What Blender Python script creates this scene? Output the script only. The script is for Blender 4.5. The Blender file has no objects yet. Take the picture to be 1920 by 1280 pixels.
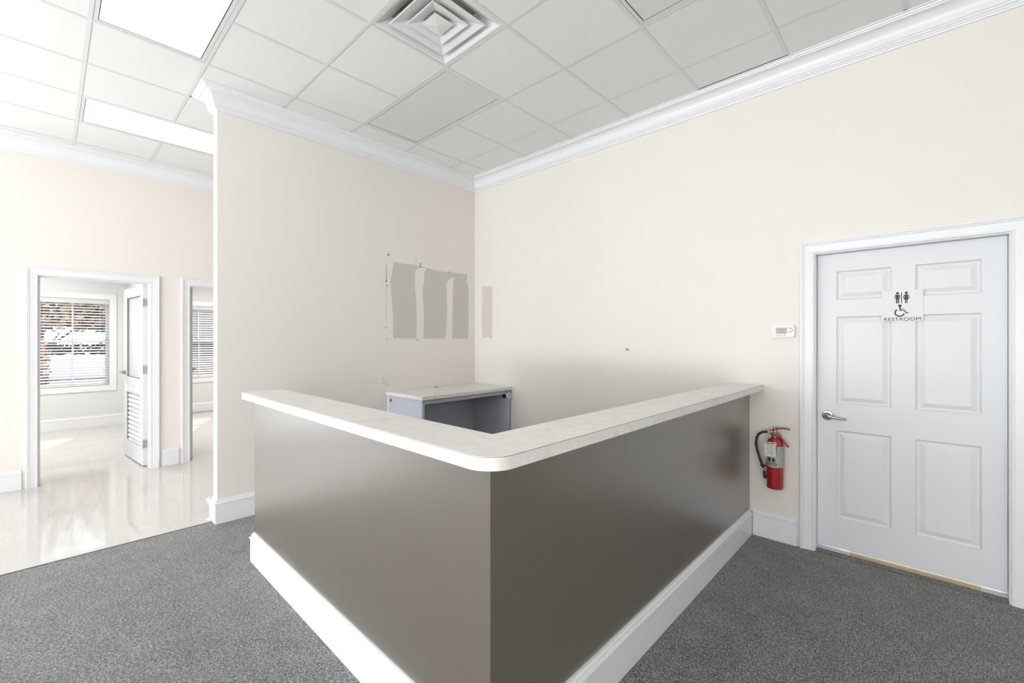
import bpy, bmesh, math, random
from mathutils import Vector, Matrix
random.seed(7)
C = bpy.context.scene.collection
PI = math.pi

# ------------------------------------------------------------------ camera, sky, sun, daylight, exposure
sc = bpy.context.scene
F_PX, PPX, HY = 823.78, 947.22, 635.787
YAW = math.radians(43.8809)
cd = bpy.data.cameras.new('camera'); cam = bpy.data.objects.new('camera', cd); C.objects.link(cam)
cam.location = (4.1037, -3.7147, 1.4767); cam.rotation_euler = (PI/2, 0, YAW)
cd.sensor_fit = 'HORIZONTAL'; cd.sensor_width = 36.0
cd.lens = F_PX*36.0/1920.0
cd.shift_x = (960-PPX)/1920.0; cd.shift_y = (HY-640)/1920.0
cd.clip_start = 0.05; cd.clip_end = 200
sc.camera = cam

w = bpy.data.worlds.new('sky'); sc.world = w; w.use_nodes = True
bg = w.node_tree.nodes['Background']
bg.inputs['Color'].default_value = (0.80, 0.89, 1.0, 1); bg.inputs['Strength'].default_value = 2.5

def lamp(name, kind, loc, rot, energy, color, size=None, size_y=None, angle=None):
    l = bpy.data.lights.new(name, kind); l.energy = energy; l.color = color
    if kind == 'AREA':
        l.shape = 'RECTANGLE'; l.size = size; l.size_y = size_y
    if angle is not None: l.angle = angle
    o = bpy.data.objects.new(name, l); C.objects.link(o); o.location = loc; o.rotation_euler = rot
    return o
# sun from beyond the offices; it rakes through their blinds
lamp('sun', 'SUN', (-20, 8, 15), (math.radians(52), 0, math.radians(-112)), 7.0, (1.0, 0.93, 0.82), angle=0.01)
# daylight coming through the shop windows in the front wall (behind and left of the camera)
lamp('shopfront_daylight', 'AREA', (0.6, -8.82, 1.65), (math.radians(100), 0, 0), 58, (0.93, 0.96, 1.0), 2.8, 2.3)
lamp('shopfront_daylight', 'AREA', (4.2, -8.82, 1.65), (math.radians(100), 0, 0), 18, (0.95, 0.97, 1.0), 2.8, 2.3)
lamp('ceiling_fill', 'AREA', (2.2, -8.80, 0.9), (math.radians(150), 0, 0), 250, (1.0, 0.98, 0.95), 6.0, 0.8)  # upward fill lamp added to brighten the ceiling
# glazed street entrance in the wall of the office doors, left of the picture
lamp('entrance_daylight', 'AREA', (-2.25, -5.7, 1.45), (PI/2, 0, -PI/2), 54, (0.93, 0.96, 1.0), 3.05, 2.5)
lamp('entrance_fill', 'AREA', (-2.22, -5.7, 0.7), (math.radians(145), 0, -PI/2), 5, (1.0, 0.98, 0.96), 2.9, 0.8)  # second upward lamp added here to lift the ceiling
lamp('side_fill', 'AREA', (6.5, -6.6, 1.65), (math.radians(100), 0, PI/2), 75, (0.97, 0.98, 1.0), 2.4, 2.2)  # fill lamp added at the end wall to light faces turned that way
# unseen fill lamps, added under the ceilings to brighten the two offices
lamp('office_fill', 'AREA', (-4.3, -4.0, 2.72), (0, 0, 0), 50, (1.0, 0.985, 0.96), 1.2, 0.6)
lamp('office_fill', 'AREA', (-4.6, -1.3, 2.72), (0, 0, 0), 58, (1.0, 0.985, 0.96), 1.2, 0.6)

sc.view_settings.view_transform = 'Standard'; sc.view_settings.look = 'None'
sc.view_settings.gamma = 1.0; sc.view_settings.use_curve_mapping = False
sc.view_settings.exposure = 0.33

# ------------------------------------------------------------------ materials
def mat(name, col, rough=0.5, metal=0.0, bump=0.0, bscale=200.0, var=0.0, vscale=8.0, spec=0.5, rnd=0.0, emit=0.0, alpha=None, coat=0.0):
    m = bpy.data.materials.new(name); m.use_nodes = True
    nt = m.node_tree; b = nt.nodes['Principled BSDF']
    c = (col[0], col[1], col[2], 1)
    b.inputs['Base Color'].default_value = c; b.inputs['Roughness'].default_value = rough
    b.inputs['Metallic'].default_value = metal; b.inputs['Specular IOR Level'].default_value = spec
    b.inputs['Coat Weight'].default_value = coat; b.inputs['Coat Roughness'].default_value = 0.31; b.inputs['Coat IOR'].default_value = 1.75
    tc = nt.nodes.new('ShaderNodeTexCoord')
    last = None
    if var > 0:
        n = nt.nodes.new('ShaderNodeTexNoise'); n.inputs['Scale'].default_value = vscale; n.inputs['Detail'].default_value = 4
        nt.links.new(tc.outputs['Object'], n.inputs['Vector'])
        mx = nt.nodes.new('ShaderNodeMix'); mx.data_type = 'RGBA'
        nt.links.new(n.outputs['Fac'], mx.inputs['Factor'])
        mx.inputs['A'].default_value = tuple(max(0, x*(1-var)) for x in col)+(1,)
        mx.inputs['B'].default_value = tuple(min(1, x*(1+var)) for x in col)+(1,)
        last = mx.outputs['Result']
    if rnd > 0:
        oi = nt.nodes.new('ShaderNodeObjectInfo'); mr = nt.nodes.new('ShaderNodeMapRange')
        mr.inputs['To Min'].default_value = 1-rnd; mr.inputs['To Max'].default_value = 1+rnd
        nt.links.new(oi.outputs['Random'], mr.inputs['Value'])
        hs = nt.nodes.new('ShaderNodeHueSaturation'); nt.links.new(mr.outputs['Result'], hs.inputs['Value'])
        if last: nt.links.new(last, hs.inputs['Color'])
        else: hs.inputs['Color'].default_value = c
        last = hs.outputs['Color']
    if last: nt.links.new(last, b.inputs['Base Color'])
    if bump > 0:
        n2 = nt.nodes.new('ShaderNodeTexNoise'); n2.inputs['Scale'].default_value = bscale; n2.inputs['Detail'].default_value = 3
        nt.links.new(tc.outputs['Object'], n2.inputs['Vector'])
        bp = nt.nodes.new('ShaderNodeBump'); bp.inputs['Strength'].default_value = bump; bp.inputs['Distance'].default_value = 0.002
        nt.links.new(n2.outputs['Fac'], bp.inputs['Height']); nt.links.new(bp.outputs['Normal'], b.inputs['Normal'])
    if emit > 0:
        b.inputs['Emission Color'].default_value = c; b.inputs['Emission Strength'].default_value = emit
    return m

M = {}
M['wall'] = mat('cream wall paint', (0.790, 0.749, 0.697), 0.55, bump=0.12, bscale=260, var=0.012, vscale=3)
M['office'] = mat('pale grey wall paint', (0.70, 0.70, 0.695), 0.55, bump=0.1, bscale=260)
M['trim'] = mat('white gloss trim paint', (0.79, 0.80, 0.82), 0.34, var=0.01, vscale=6)
M['door'] = mat('white door paint', (0.73, 0.74, 0.76), 0.42, bump=0.08, bscale=120)
M['ceil'] = mat('white mineral ceiling tile', (0.83, 0.83, 0.82), 0.9, bump=0.25, bscale=420, var=0.012, vscale=60, rnd=0.008)
M['tee'] = mat('white enamelled grid steel', (0.735, 0.735, 0.73), 0.45, var=0.01)
M['plenum'] = mat('dark plenum', (0.10, 0.095, 0.09), 0.9, var=0.1)
M['lens_off'] = mat('acrylic prismatic lens', (0.74, 0.74, 0.735), 0.35, bump=0.3, bscale=300)
M['lens_on'] = mat('lit acrylic prismatic lens', (0.97, 0.98, 1.0), 0.4, bump=0.2, bscale=300, emit=0.30)
M['vent'] = mat('white enamelled vent steel', (0.80, 0.80, 0.80), 0.4, var=0.01)
M['duct'] = mat('galvanised duct', (0.42, 0.36, 0.30), 0.6, var=0.1)
M['black'] = mat('black void', (0.01, 0.01, 0.01), 0.8, var=0.1)
M['taupe'] = mat('taupe satin wall paint', (0.114, 0.095, 0.074), 0.36, bump=0.06, bscale=240, var=0.02, vscale=4, spec=0.6, coat=1.0)
M['gap'] = mat('dark seam', (0.06, 0.055, 0.05), 0.8, var=0.1)
M['deskgrey'] = mat('blue grey laminate', (0.53, 0.55, 0.615), 0.45, var=0.02, vscale=30)
M['deskedge'] = mat('white edge band', (0.80, 0.80, 0.80), 0.4, var=0.01)
M['metal'] = mat('satin nickel', (0.46, 0.45, 0.43), 0.28, metal=1.0, var=0.03, vscale=30)
M['steel'] = mat('brushed hinge steel', (0.60, 0.60, 0.62), 0.35, metal=0.9, var=0.03)
M['red'] = mat('red enamel', (0.34, 0.007, 0.009), 0.22, var=0.02, coat=0.4)
M['rubber'] = mat('black rubber hose', (0.015, 0.015, 0.015), 0.45, bump=0.1)
M['label'] = mat('silver printed label', (0.42, 0.41, 0.39), 0.4, var=0.1, vscale=160)
M['labelblack'] = mat('black print', (0.02, 0.02, 0.018), 0.5, var=0.1)
M['paper'] = mat('white card', (0.72, 0.71, 0.68), 0.7, var=0.02)
M['print'] = mat('grey print', (0.30, 0.30, 0.29), 0.7, var=0.05)
M['signwhite'] = mat('white sign plastic', (0.73, 0.735, 0.74), 0.4, var=0.01)
M['signblack'] = mat('black raised letters', (0.018, 0.018, 0.020), 0.5, var=0.1)
M['plastic'] = mat('ivory plastic', (0.80, 0.785, 0.74), 0.4, var=0.01)
M['lcd'] = mat('grey green display', (0.26, 0.30, 0.25), 0.25, var=0.06, vscale=30)
M['button'] = mat('grey button rubber', (0.45, 0.43, 0.42), 0.6, var=0.05)
M['gypsum'] = mat('grey gypsum paper', (0.585, 0.555, 0.505), 0.9, var=0.03, vscale=14)
M['compound'] = mat('joint compound', (0.785, 0.760, 0.725), 0.85, bump=0.3, bscale=60, var=0.03, vscale=10)
M['tanpatch'] = mat('tan primer', (0.66, 0.59, 0.52), 0.85, var=0.02, vscale=10)
M['wood'] = mat('bare threshold wood', (0.50, 0.39, 0.24), 0.6, var=0.12, vscale=30)
M['thrgrey'] = mat('grey painted threshold', (0.55, 0.56, 0.57), 0.6, var=0.05, vscale=30)
M['slat'] = mat('white blind slat', (0.86, 0.86, 0.86), 0.4, var=0.01)
_nt = M['slat'].node_tree; _b = _nt.nodes['Principled BSDF']; _t = _nt.nodes.new('ShaderNodeBsdfTranslucent'); _m = _nt.nodes.new('ShaderNodeMixShader')
_t.inputs['Color'].default_value = (0.86, 0.86, 0.86, 1); _m.inputs['Fac'].default_value = 0.35
_nt.links.new(_b.outputs[0], _m.inputs[1]); _nt.links.new(_t.outputs[0], _m.inputs[2]); _nt.links.new(_m.outputs[0], _nt.nodes['Material Output'].inputs['Surface'])
M['cord'] = mat('grey blind wand', (0.33, 0.33, 0.36), 0.5, var=0.05)
M['asphalt'] = mat('pale paving', (0.12, 0.12, 0.155), 0.9, var=0.25, vscale=1.5)
M['hedge'] = mat('dark hedge leaves', (0.030, 0.045, 0.055), 0.8, var=0.4, vscale=4)
M['bark'] = mat('tree bark', (0.07, 0.055, 0.05), 0.9, bump=0.5, bscale=30, var=0.3, vscale=8)
M['leaf_a'] = mat('orange autumn leaf', (0.42, 0.20, 0.11), 0.7, var=0.25, vscale=6)
M['leaf_b'] = mat('yellow autumn leaf', (0.52, 0.37, 0.17), 0.7, var=0.25, vscale=6)
M['leaf_c'] = mat('dark blue green leaf', (0.03, 0.055, 0.09), 0.7, var=0.3, vscale=6)
M['brickfar'] = mat('brown grey siding', (0.20, 0.18, 0.165), 0.8, var=0.15, vscale=3)
M['darkwin'] = mat('dark shopfront glass', (0.03, 0.035, 0.04), 0.15, var=0.1)

def glass_mat(name):
    m = bpy.data.materials.new(name); m.use_nodes = True
    nt = m.node_tree; nt.nodes.clear()
    out = nt.nodes.new('ShaderNodeOutputMaterial'); mixs = nt.nodes.new('ShaderNodeMixShader')
    tr = nt.nodes.new('ShaderNodeBsdfTransparent'); gl = nt.nodes.new('ShaderNodeBsdfGlossy'); fr = nt.nodes.new('ShaderNodeFresnel')
    tr.inputs['Color'].default_value = (0.97, 0.98, 0.975, 1); gl.inputs['Roughness'].default_value = 0.02; fr.inputs['IOR'].default_value = 1.35
    nt.links.new(fr.outputs['Fac'], mixs.inputs['Fac']); nt.links.new(tr.outputs[0], mixs.inputs[1]); nt.links.new(gl.outputs[0], mixs.inputs[2])
    nt.links.new(mixs.outputs[0], out.inputs['Surface'])
    return m
M['glass'] = glass_mat('clear window glass')
M['glasswhite'] = mat('translucent white glass', (0.90, 0.91, 0.92), 0.25, var=0.01)  # translucent white colour of the office door panes
_b = M['glasswhite'].node_tree.nodes['Principled BSDF']; _b.inputs['Transmission Weight'].default_value = 0.35; _b.inputs['IOR'].default_value = 1.2

def carpet_mat():
    m = bpy.data.materials.new('grey loop carpet'); m.use_nodes = True
    nt = m.node_tree; b = nt.nodes['Principled BSDF']; L = nt.links.new
    tc = nt.nodes.new('ShaderNodeTexCoord')
    mp = nt.nodes.new('ShaderNodeMapping'); mp.inputs['Scale'].default_value = (1, 0.62, 1)
    L(tc.outputs['Object'], mp.inputs['Vector'])
    v = nt.nodes.new('ShaderNodeTexVoronoi'); v.inputs['Scale'].default_value = 300
    L(mp.outputs['Vector'], v.inputs['Vector'])
    n = nt.nodes.new('ShaderNodeTexNoise'); n.inputs['Scale'].default_value = 160; n.inputs['Detail'].default_value = 5; n.inputs['Roughness'].default_value = 0.65
    L(mp.outputs['Vector'], n.inputs['Vector'])
    n3 = nt.nodes.new('ShaderNodeTexNoise'); n3.inputs['Scale'].default_value = 6; n3.inputs['Detail'].default_value = 4
    L(tc.outputs['Object'], n3.inputs['Vector'])
    ad = nt.nodes.new('ShaderNodeMath'); ad.operation = 'MULTIPLY_ADD'; ad.inputs[1].default_value = 0.35
    L(v.outputs['Color'], ad.inputs[0]); L(n.outputs['Fac'], ad.inputs[2])
    ad2 = nt.nodes.new('ShaderNodeMath'); ad2.operation = 'MULTIPLY_ADD'; ad2.inputs[1].default_value = 0.12
    L(n3.outputs['Fac'], ad2.inputs[0]); L(ad.outputs[0], ad2.inputs[2])
    cr = nt.nodes.new('ShaderNodeValToRGB'); e = cr.color_ramp.elements
    e[0].position = 0.56; e[0].color = (0.028, 0.029, 0.029, 1); e[1].position = 0.90; e[1].color = (0.40, 0.40, 0.39, 1)
    k = e.new(0.73); k.color = (0.132, 0.133, 0.132, 1)
    L(ad2.outputs[0], cr.inputs['Fac']); L(cr.outputs['Color'], b.inputs['Base Color'])
    b.inputs['Roughness'].default_value = 0.95; b.inputs['Specular IOR Level'].default_value = 0.1
    b.inputs['Sheen Weight'].default_value = 0.35; b.inputs['Sheen Roughness'].default_value = 0.5
    bp = nt.nodes.new('ShaderNodeBump'); bp.inputs['Strength'].default_value = 0.9; bp.inputs['Distance'].default_value = 0.006
    L(ad.outputs[0], bp.inputs['Height']); L(bp.outputs['Normal'], b.inputs['Normal'])
    return m
M['carpet'] = carpet_mat()

def vinyl_mat():
    m = bpy.data.materials.new('waxed cream vinyl'); m.use_nodes = True
    nt = m.node_tree; b = nt.nodes['Principled BSDF']; L = nt.links.new
    tc = nt.nodes.new('ShaderNodeTexCoord'); oi = nt.nodes.new('ShaderNodeObjectInfo')
    geo = nt.nodes.new('ShaderNodeNewGeometry')
    mp = nt.nodes.new('ShaderNodeMapping'); mp.inputs['Scale'].default_value = (3, 22, 1); L(geo.outputs['Position'], mp.inputs['Vector'])
    n = nt.nodes.new('ShaderNodeTexNoise'); n.inputs['Scale'].default_value = 2; n.inputs['Detail'].default_value = 5; L(mp.outputs['Vector'], n.inputs['Vector'])
    ad = nt.nodes.new('ShaderNodeMath'); ad.operation = 'MULTIPLY_ADD'; ad.inputs[1].default_value = 0.25
    L(oi.outputs['Random'], ad.inputs[0]); L(n.outputs['Fac'], ad.inputs[2])
    cr = nt.nodes.new('ShaderNodeValToRGB'); e = cr.color_ramp.elements
    e[0].position = 0.3; e[0].color = (0.565, 0.535, 0.505, 1); e[1].position = 0.95; e[1].color = (0.625, 0.60, 0.57, 1)
    L(ad.outputs[0], cr.inputs['Fac']); L(cr.outputs['Color'], b.inputs['Base Color'])
    b.inputs['Roughness'].default_value = 0.07
    n2 = nt.nodes.new('ShaderNodeTexNoise'); n2.inputs['Scale'].default_value = 9; n2.inputs['Detail'].default_value = 3; L(geo.outputs['Position'], n2.inputs['Vector'])
    bp = nt.nodes.new('ShaderNodeBump'); bp.inputs['Strength'].default_value = 0.06; bp.inputs['Distance'].default_value = 0.003
    L(n2.outputs['Fac'], bp.inputs['Height']); L(bp.outputs['Normal'], b.inputs['Normal'])
    return m
M['vinyl'] = vinyl_mat()

def marble_mat():
    m = bpy.data.materials.new('mottled ivory laminate'); m.use_nodes = True
    nt = m.node_tree; b = nt.nodes['Principled BSDF']; L = nt.links.new
    tc = nt.nodes.new('ShaderNodeTexCoord')
    n = nt.nodes.new('ShaderNodeTexNoise'); n.inputs['Scale'].default_value = 13; n.inputs['Detail'].default_value = 7; n.inputs['Roughness'].default_value = 0.62; n.inputs['Distortion'].default_value = 1.2
    L(tc.outputs['Object'], n.inputs['Vector'])
    cr = nt.nodes.new('ShaderNodeValToRGB'); e = cr.color_ramp.elements
    e[0].position = 0.30; e[0].color = (0.70, 0.67, 0.635, 1); e[1].position = 0.58; e[1].color = (0.79, 0.77, 0.74, 1)
    L(n.outputs['Fac'], cr.inputs['Fac']); L(cr.outputs['Color'], b.inputs['Base Color'])
    b.inputs['Roughness'].default_value = 0.36
    return m
M['marble'] = marble_mat()

# ------------------------------------------------------------------ helpers
WL = {}
def wloc(o):
    return Vector(WL.get(o.name, (0, 0, 0))) if o else Vector((0, 0, 0))
class MB:
    def __init__(s): s.bm = bmesh.new()
    def box(s, x0, x1, y0, y1, z0, z1, bev=0.0, mx=None):
        x0, x1 = min(x0, x1), max(x0, x1); y0, y1 = min(y0, y1), max(y0, y1); z0, z1 = min(z0, z1), max(z0, z1)
        co = [(x, y, z) for x in (x0, x1) for y in (y0, y1) for z in (z0, z1)]
        if mx: co = [mx @ Vector(c) for c in co]
        v = [s.bm.verts.new(c) for c in co]
        fs = [s.bm.faces.new([v[i] for i in q]) for q in ((0,1,3,2),(4,6,7,5),(0,4,5,1),(2,3,7,6),(0,2,6,4),(1,5,7,3))]
        if bev > 0:
            es = set(e for f in fs for e in f.edges)
            bmesh.ops.bevel(s.bm, geom=list(es), offset=bev, segments=2, affect='EDGES', profile=0.7)
        return s
    def prism(s, pts, h0, h1, fn):
        """extrude a 2-D outline between h0 and h1; fn(u, v, h) -> 3-D"""
        a = [s.bm.verts.new(fn(u, v, h0)) for u, v in pts]; b = [s.bm.verts.new(fn(u, v, h1)) for u, v in pts]
        s.bm.faces.new(a); s.bm.faces.new(list(reversed(b)))
        n = len(pts)
        for i in range(n): s.bm.faces.new((a[i], b[i], b[(i+1) % n], a[(i+1) % n]))
        return s
    def sweep(s, prof, path, fn, closed=False):
        """sweep a profile [(offset to the left of the path, height)] with mitred corners"""
        n = len(path); N = []
        segs = [(Vector(path[(i+1) % n])-Vector(path[i])).normalized() for i in range(n if closed else n-1)]
        nl = [Vector((-d.y, d.x)) for d in segs]
        for i in range(n):
            if closed: a, b = nl[i-1], nl[i]
            else: a, b = nl[max(i-1, 0)], nl[min(i, n-2)]
            N.append((a+b)/(1+a.dot(b)))
        rings = [[s.bm.verts.new(fn(path[i][0]+N[i].x*d, path[i][1]+N[i].y*d, h)) for d, h in prof] for i in range(n)]
        k = len(prof)
        for i in range(n if closed else n-1):
            r, q = rings[i], rings[(i+1) % n]
            for j in range(k): s.bm.faces.new((r[j], r[(j+1) % k], q[(j+1) % k], q[j]))
        if not closed:
            s.bm.faces.new(rings[0]); s.bm.faces.new(list(reversed(rings[-1])))
        return s
    def tube(s, pts, r, seg=10, caps=True):
        pts = [Vector(p) for p in pts]; rings = []
        rr = r if isinstance(r, (list, tuple)) else [r]*len(pts)
        up = None
        for i, p in enumerate(pts):
            d = (pts[min(i+1, len(pts)-1)]-pts[max(i-1, 0)]).normalized()
            if up is None: up = Vector((0, 0, 1)) if abs(d.z) < 0.9 else Vector((1, 0, 0))
            x = d.cross(up).normalized(); up = x.cross(d).normalized()
            rings.append([s.bm.verts.new(p+(x*math.cos(2*PI*k/seg)+up*math.sin(2*PI*k/seg))*rr[i]) for k in range(seg)])
        for a, b in zip(rings, rings[1:]):
            for k in range(seg): s.bm.faces.new((a[k], a[(k+1) % seg], b[(k+1) % seg], b[k]))
        if caps:
            s.bm.faces.new(list(reversed(rings[0]))); s.bm.faces.new(rings[-1])
        return s
    def lathe(s, prof, c, ax='z', seg=28, cap0=True, cap1=True):
        """prof: [(radius, height along axis)]"""
        rings = []
        for r, h in prof:
            ring = []
            for k in range(seg):
                a = 2*PI*k/seg; p, q = r*math.cos(a), r*math.sin(a)
                d = {'z': (p, q, h), 'y': (p, h, q), 'x': (h, p, q)}[ax]
                ring.append(s.bm.verts.new(Vector(c)+Vector(d)))
            rings.append(ring)
        for a, b in zip(rings, rings[1:]):
            for k in range(seg): s.bm.faces.new((a[k], a[(k+1) % seg], b[(k+1) % seg], b[k]))
        if cap0: s.bm.faces.new(list(reversed(rings[0])))
        if cap1: s.bm.faces.new(rings[-1])
        return s
    def wall(s, us, vs, holes, t0, t1, fn):
        """a wall slab in the (u, v) plane with rectangular openings, no inner faces"""
        us = sorted(set(us+[h[0] for h in holes]+[h[1] for h in holes])); vs = sorted(set(vs+[h[2] for h in holes]+[h[3] for h in holes]))
        nu, nv = len(us)-1, len(vs)-1
        def full(i, j):
            if not (0 <= i < nu and 0 <= j < nv): return False
            cu, cv = (us[i]+us[i+1])/2, (vs[j]+vs[j+1])/2
            return not any(h[0] < cu < h[1] and h[2] < cv < h[3] for h in holes)
        V = {}
        def v(i, j, t):
            k = (i, j, t)
            if k not in V: V[k] = s.bm.verts.new(fn(us[i], vs[j], t))
            return V[k]
        for i in range(nu):
            for j in range(nv):
                if not full(i, j): continue
                s.bm.faces.new((v(i, j, t0), v(i+1, j, t0), v(i+1, j+1, t0), v(i, j+1, t0)))
                s.bm.faces.new((v(i, j, t1), v(i, j+1, t1), v(i+1, j+1, t1), v(i+1, j, t1)))
                for (di, dj, p, q) in ((-1, 0, (i, j), (i, j+1)), (1, 0, (i+1, j), (i+1, j+1)), (0, -1, (i, j), (i+1, j)), (0, 1, (i, j+1), (i+1, j+1))):
                    if not full(i+di, j+dj): s.bm.faces.new((v(*p, t0), v(*q, t0), v(*q, t1), v(*p, t1)))
        return s
    def quad(s, a, b, c, d):
        s.bm.faces.new([s.bm.verts.new(p) for p in (a, b, c, d)]); return s
    def build(s, name, m, parent=None, smooth=False, local=False, origin=None):
        bmesh.ops.recalc_face_normals(s.bm, faces=s.bm.faces)
        me = bpy.data.meshes.new(name)
        off = Vector((0, 0, 0)) if local else wloc(parent)
        org = Vector(origin) if origin else None
        if org is not None: bmesh.ops.translate(s.bm, verts=s.bm.verts, vec=-org)
        elif off.length > 0: bmesh.ops.translate(s.bm, verts=s.bm.verts, vec=-off)
        s.bm.to_mesh(me); s.bm.free()
        for mm in (m if isinstance(m, list) else [m]): me.materials.append(mm)
        if smooth:
            for p in me.polygons: p.use_smooth = True
            if smooth != 'all':
                me.set_sharp_from_angle(angle=math.radians(smooth if not isinstance(smooth, bool) else 40))
        o = bpy.data.objects.new(name, me); C.objects.link(o)
        if parent: o.parent = parent
        if org is not None:
            o.location = org-off; WL[o.name] = tuple(org)
        else: WL[o.name] = tuple(off)
        return o
def empty(name, loc=(0, 0, 0), rotz=0.0, parent=None):
    o = bpy.data.objects.new(name, None); C.objects.link(o); o.empty_display_size = 0.1
    o.location = Vector(loc)-wloc(parent); o.rotation_euler = (0, 0, rotz); WL[o.name] = tuple(loc)
    if parent: o.parent = parent
    return o
def tag(o, label, cat, group=None):
    o['label'] = label; o['category'] = cat; o['kind'] = 'thing'
    if group: o['group'] = group
    return o
def structure(o, label=None):
    o['kind'] = 'structure'
    if label: o['label'] = label
    return o
def copy_piece(src, loc, parent):
    o = src.copy(); C.objects.link(o); o.parent = parent; o.location = Vector(loc)-wloc(parent); WL[o.name] = tuple(loc)
    return o
XY = lambda u, v, h: Vector((u, v, h))
WY = lambda y: (lambda u, v, h: Vector((u, y-h, v)))      # on a wall facing -y: h is outward
WX = lambda x: (lambda u, v, h: Vector((x+h, u, v)))      # on a wall facing +x: h is outward
def rrect(u0, u1, v0, v1, r, n=5):
    pts = []
    for cx, cy, a0 in ((u1-r, v1-r, 0), (u0+r, v1-r, PI/2), (u0+r, v0+r, PI), (u1-r, v0+r, 1.5*PI)):
        for k in range(n+1):
            a = a0+PI/2*k/n; pts.append((cx+r*math.cos(a), cy+r*math.sin(a)))
    return pts

# ------------------------------------------------------------------ room dimensions
ZC = 3.4613                  # underside of the ceiling grid
XR, YF = 6.6, -9.0           # far right end and shop front of the room
XB = -2.329                  # wall with the two office doors
PE, PT = -2.777, -0.113      # free end and back face of the partition
CARPET = -0.075
ZCR = 3.3103

# ------------------------------------------------------------------ floor
floor = MB().box(-7.2, XR+0.12, YF-0.12, 0.12, -0.12, -0.012).build('floor', M['gap']); structure(floor, 'sub floor below carpet and vinyl')
mb = MB(); mb.box(CARPET, XR, YF, -0.0005, -0.011, 0.0); mb.box(3.5395, 4.4315, 0.0, 0.060, -0.011, 0.007)
carpet = mb.build('carpet', M['carpet'], floor); carpet['label'] = 'grey speckled loop pile carpet'
T = 0.3048
rest = MB()
tile_full = None
x_edges = [CARPET-0.004-T*k for k in range(0, 24)]
y0t = -3.688
for k in range(0, 22):
    xa, xb = x_edges[k]-T, x_edges[k]
    cx = (xa+xb)/2
    if xa < -6.75: break
    for j in range(-10, 13):
        ya = y0t+T*j; yb = ya+T; cy = (ya+yb)/2
        if yb > 0.08: continue
        if ya < -6.45: continue
        seen = (-4.9 < cy < -0.5 and cx > -2.6) or (-4.3 < cy < -2.3 and cx > -5.0) or (-2.6 < cy < -0.9 and cx > -4.4)
        if seen:
            if tile_full is None:
                tile_full = MB().box(-T/2+0.00015, T/2-0.00015, -T/2+0.00015, T/2-0.00015, 0, 0.010, bev=0.0).build('vinyl_tile', M['vinyl'], floor, local=True)
                tile_full.location = (cx, cy, -0.011)
            else: copy_piece(tile_full, (cx, cy, -0.011), floor)
        else:
            rest.box(xa+0.0004, xb-0.0004, ya+0.0004, yb-0.0004, -0.011, -0.001)
ro = rest.build('vinyl_tiles_beyond', M['vinyl'], floor); ro['kind'] = 'stuff'
strip = MB().prism([(CARPET-0.006, -0.002), (CARPET-0.006, 0.0012), (CARPET+0.001, 0.003), (CARPET+0.006, 0.001), (CARPET+0.006, -0.002)], YF, PE-0.02, lambda u, v, h: Vector((u, h, v))).build('edge_strip', M['gap'], floor)
strip['label'] = 'thin dark edging between vinyl and carpet'

# ------------------------------------------------------------------ walls
DL, DR, DT = 3.539, 4.432, 2.066
mb = MB().wall([XB-0.12, XR+0.12], [-0.02, ZC+0.2], [(3.522, 4.449, -0.02, 2.082)], 0, -0.12, WY(0))
wall_right = mb.build('wall_right', M['wall']); structure(wall_right, 'long cream wall with the restroom door')
mb = MB().wall([PE, -0.0008], [-0.012, ZC-0.0013], [], 0, PT, WX(0))
wall_part = mb.build('wall_partition', M['wall']); structure(wall_part, 'cream partition wall ending beside the vinyl passage')
O1 = (-3.800, -2.892); O2 = (-2.541, -1.633); OT = 2.132
mb = MB().wall([YF, -0.001], [-0.012, ZC+0.2], [(O1[0], O1[1], -0.012, OT), (O2[0], O2[1], -0.012, OT), (-7.3, -4.13, 0.02, 2.75)], 0, -0.12, WX(XB))
wall_back = mb.build('wall_back', M['wall']); structure(wall_back, 'cream wall with two office doorways')
# shop front wall with its two big windows, and the end wall behind the camera
mb = MB().wall([XB-0.12, XR+0.12], [-0.02, ZC+0.2], [(-0.85, 2.05, 0.45, 2.85), (2.75, 5.65, 0.45, 2.85)], 0, 0.12, lambda u, v, h: Vector((u, YF-h, v)))
structure(mb.build('wall_front', M['wall']), 'shop front wall behind the camera')
mb = MB().wall([YF+0.001, -0.001], [-0.02, ZC+0.2], [(-7.9, -5.3, 0.45, 2.85)], 0, 0.12, lambda u, v, h: Vector((XR+h, u, v)))  # opening added for the fill lamp
structure(mb.build('wall_end', M['wall']), 'end wall to the right of the camera')
# offices
ZO = 2.75
XW1, XW2 = -6.02, -6.55
mb = MB().wall([-5.3, -2.66], [-0.012, ZO+0.1], [(-3.90, -2.975, 0.675, 2.165), (-5.24, -4.315, 0.675, 2.165)], 0, -0.14, WX(XW1)); structure(mb.build('wall_office_window', M['office']), 'grey office wall around the first window')
mb = MB().wall([-2.74, 0.11], [-0.012, ZO+0.1], [(-2.045, -1.115, 0.675, 2.165)], 0, -0.14, WX(XW2)); structure(mb.build('wall_office_window', M['office']), 'grey office wall around the second window')
mb = MB().box(XW2-0.139, XB-0.1205, -2.74, -2.66, -0.012, ZO+0.0995); structure(mb.build('wall_office_divider', M['office']), 'grey wall between the two offices')
mb = MB().box(XW1-0.139, XB-0.1205, -5.38, -5.3005, -0.012, ZO+0.0995); structure(mb.build('wall_office_near', M['office']), 'grey end wall of the first office')
mb = MB().box(XW2-0.139, XB-0.1205, 0.1105, 0.19, -0.012, ZO+0.0995); structure(mb.build('wall_office_far', M['office']), 'grey end wall of the second office')
mb = MB().box(XW2-0.15, XB-0.121, -5.38, 0.19, ZO+0.1, ZO+0.16); structure(mb.build('ceiling_office', M['ceil']), 'plain white office ceiling')

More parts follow.
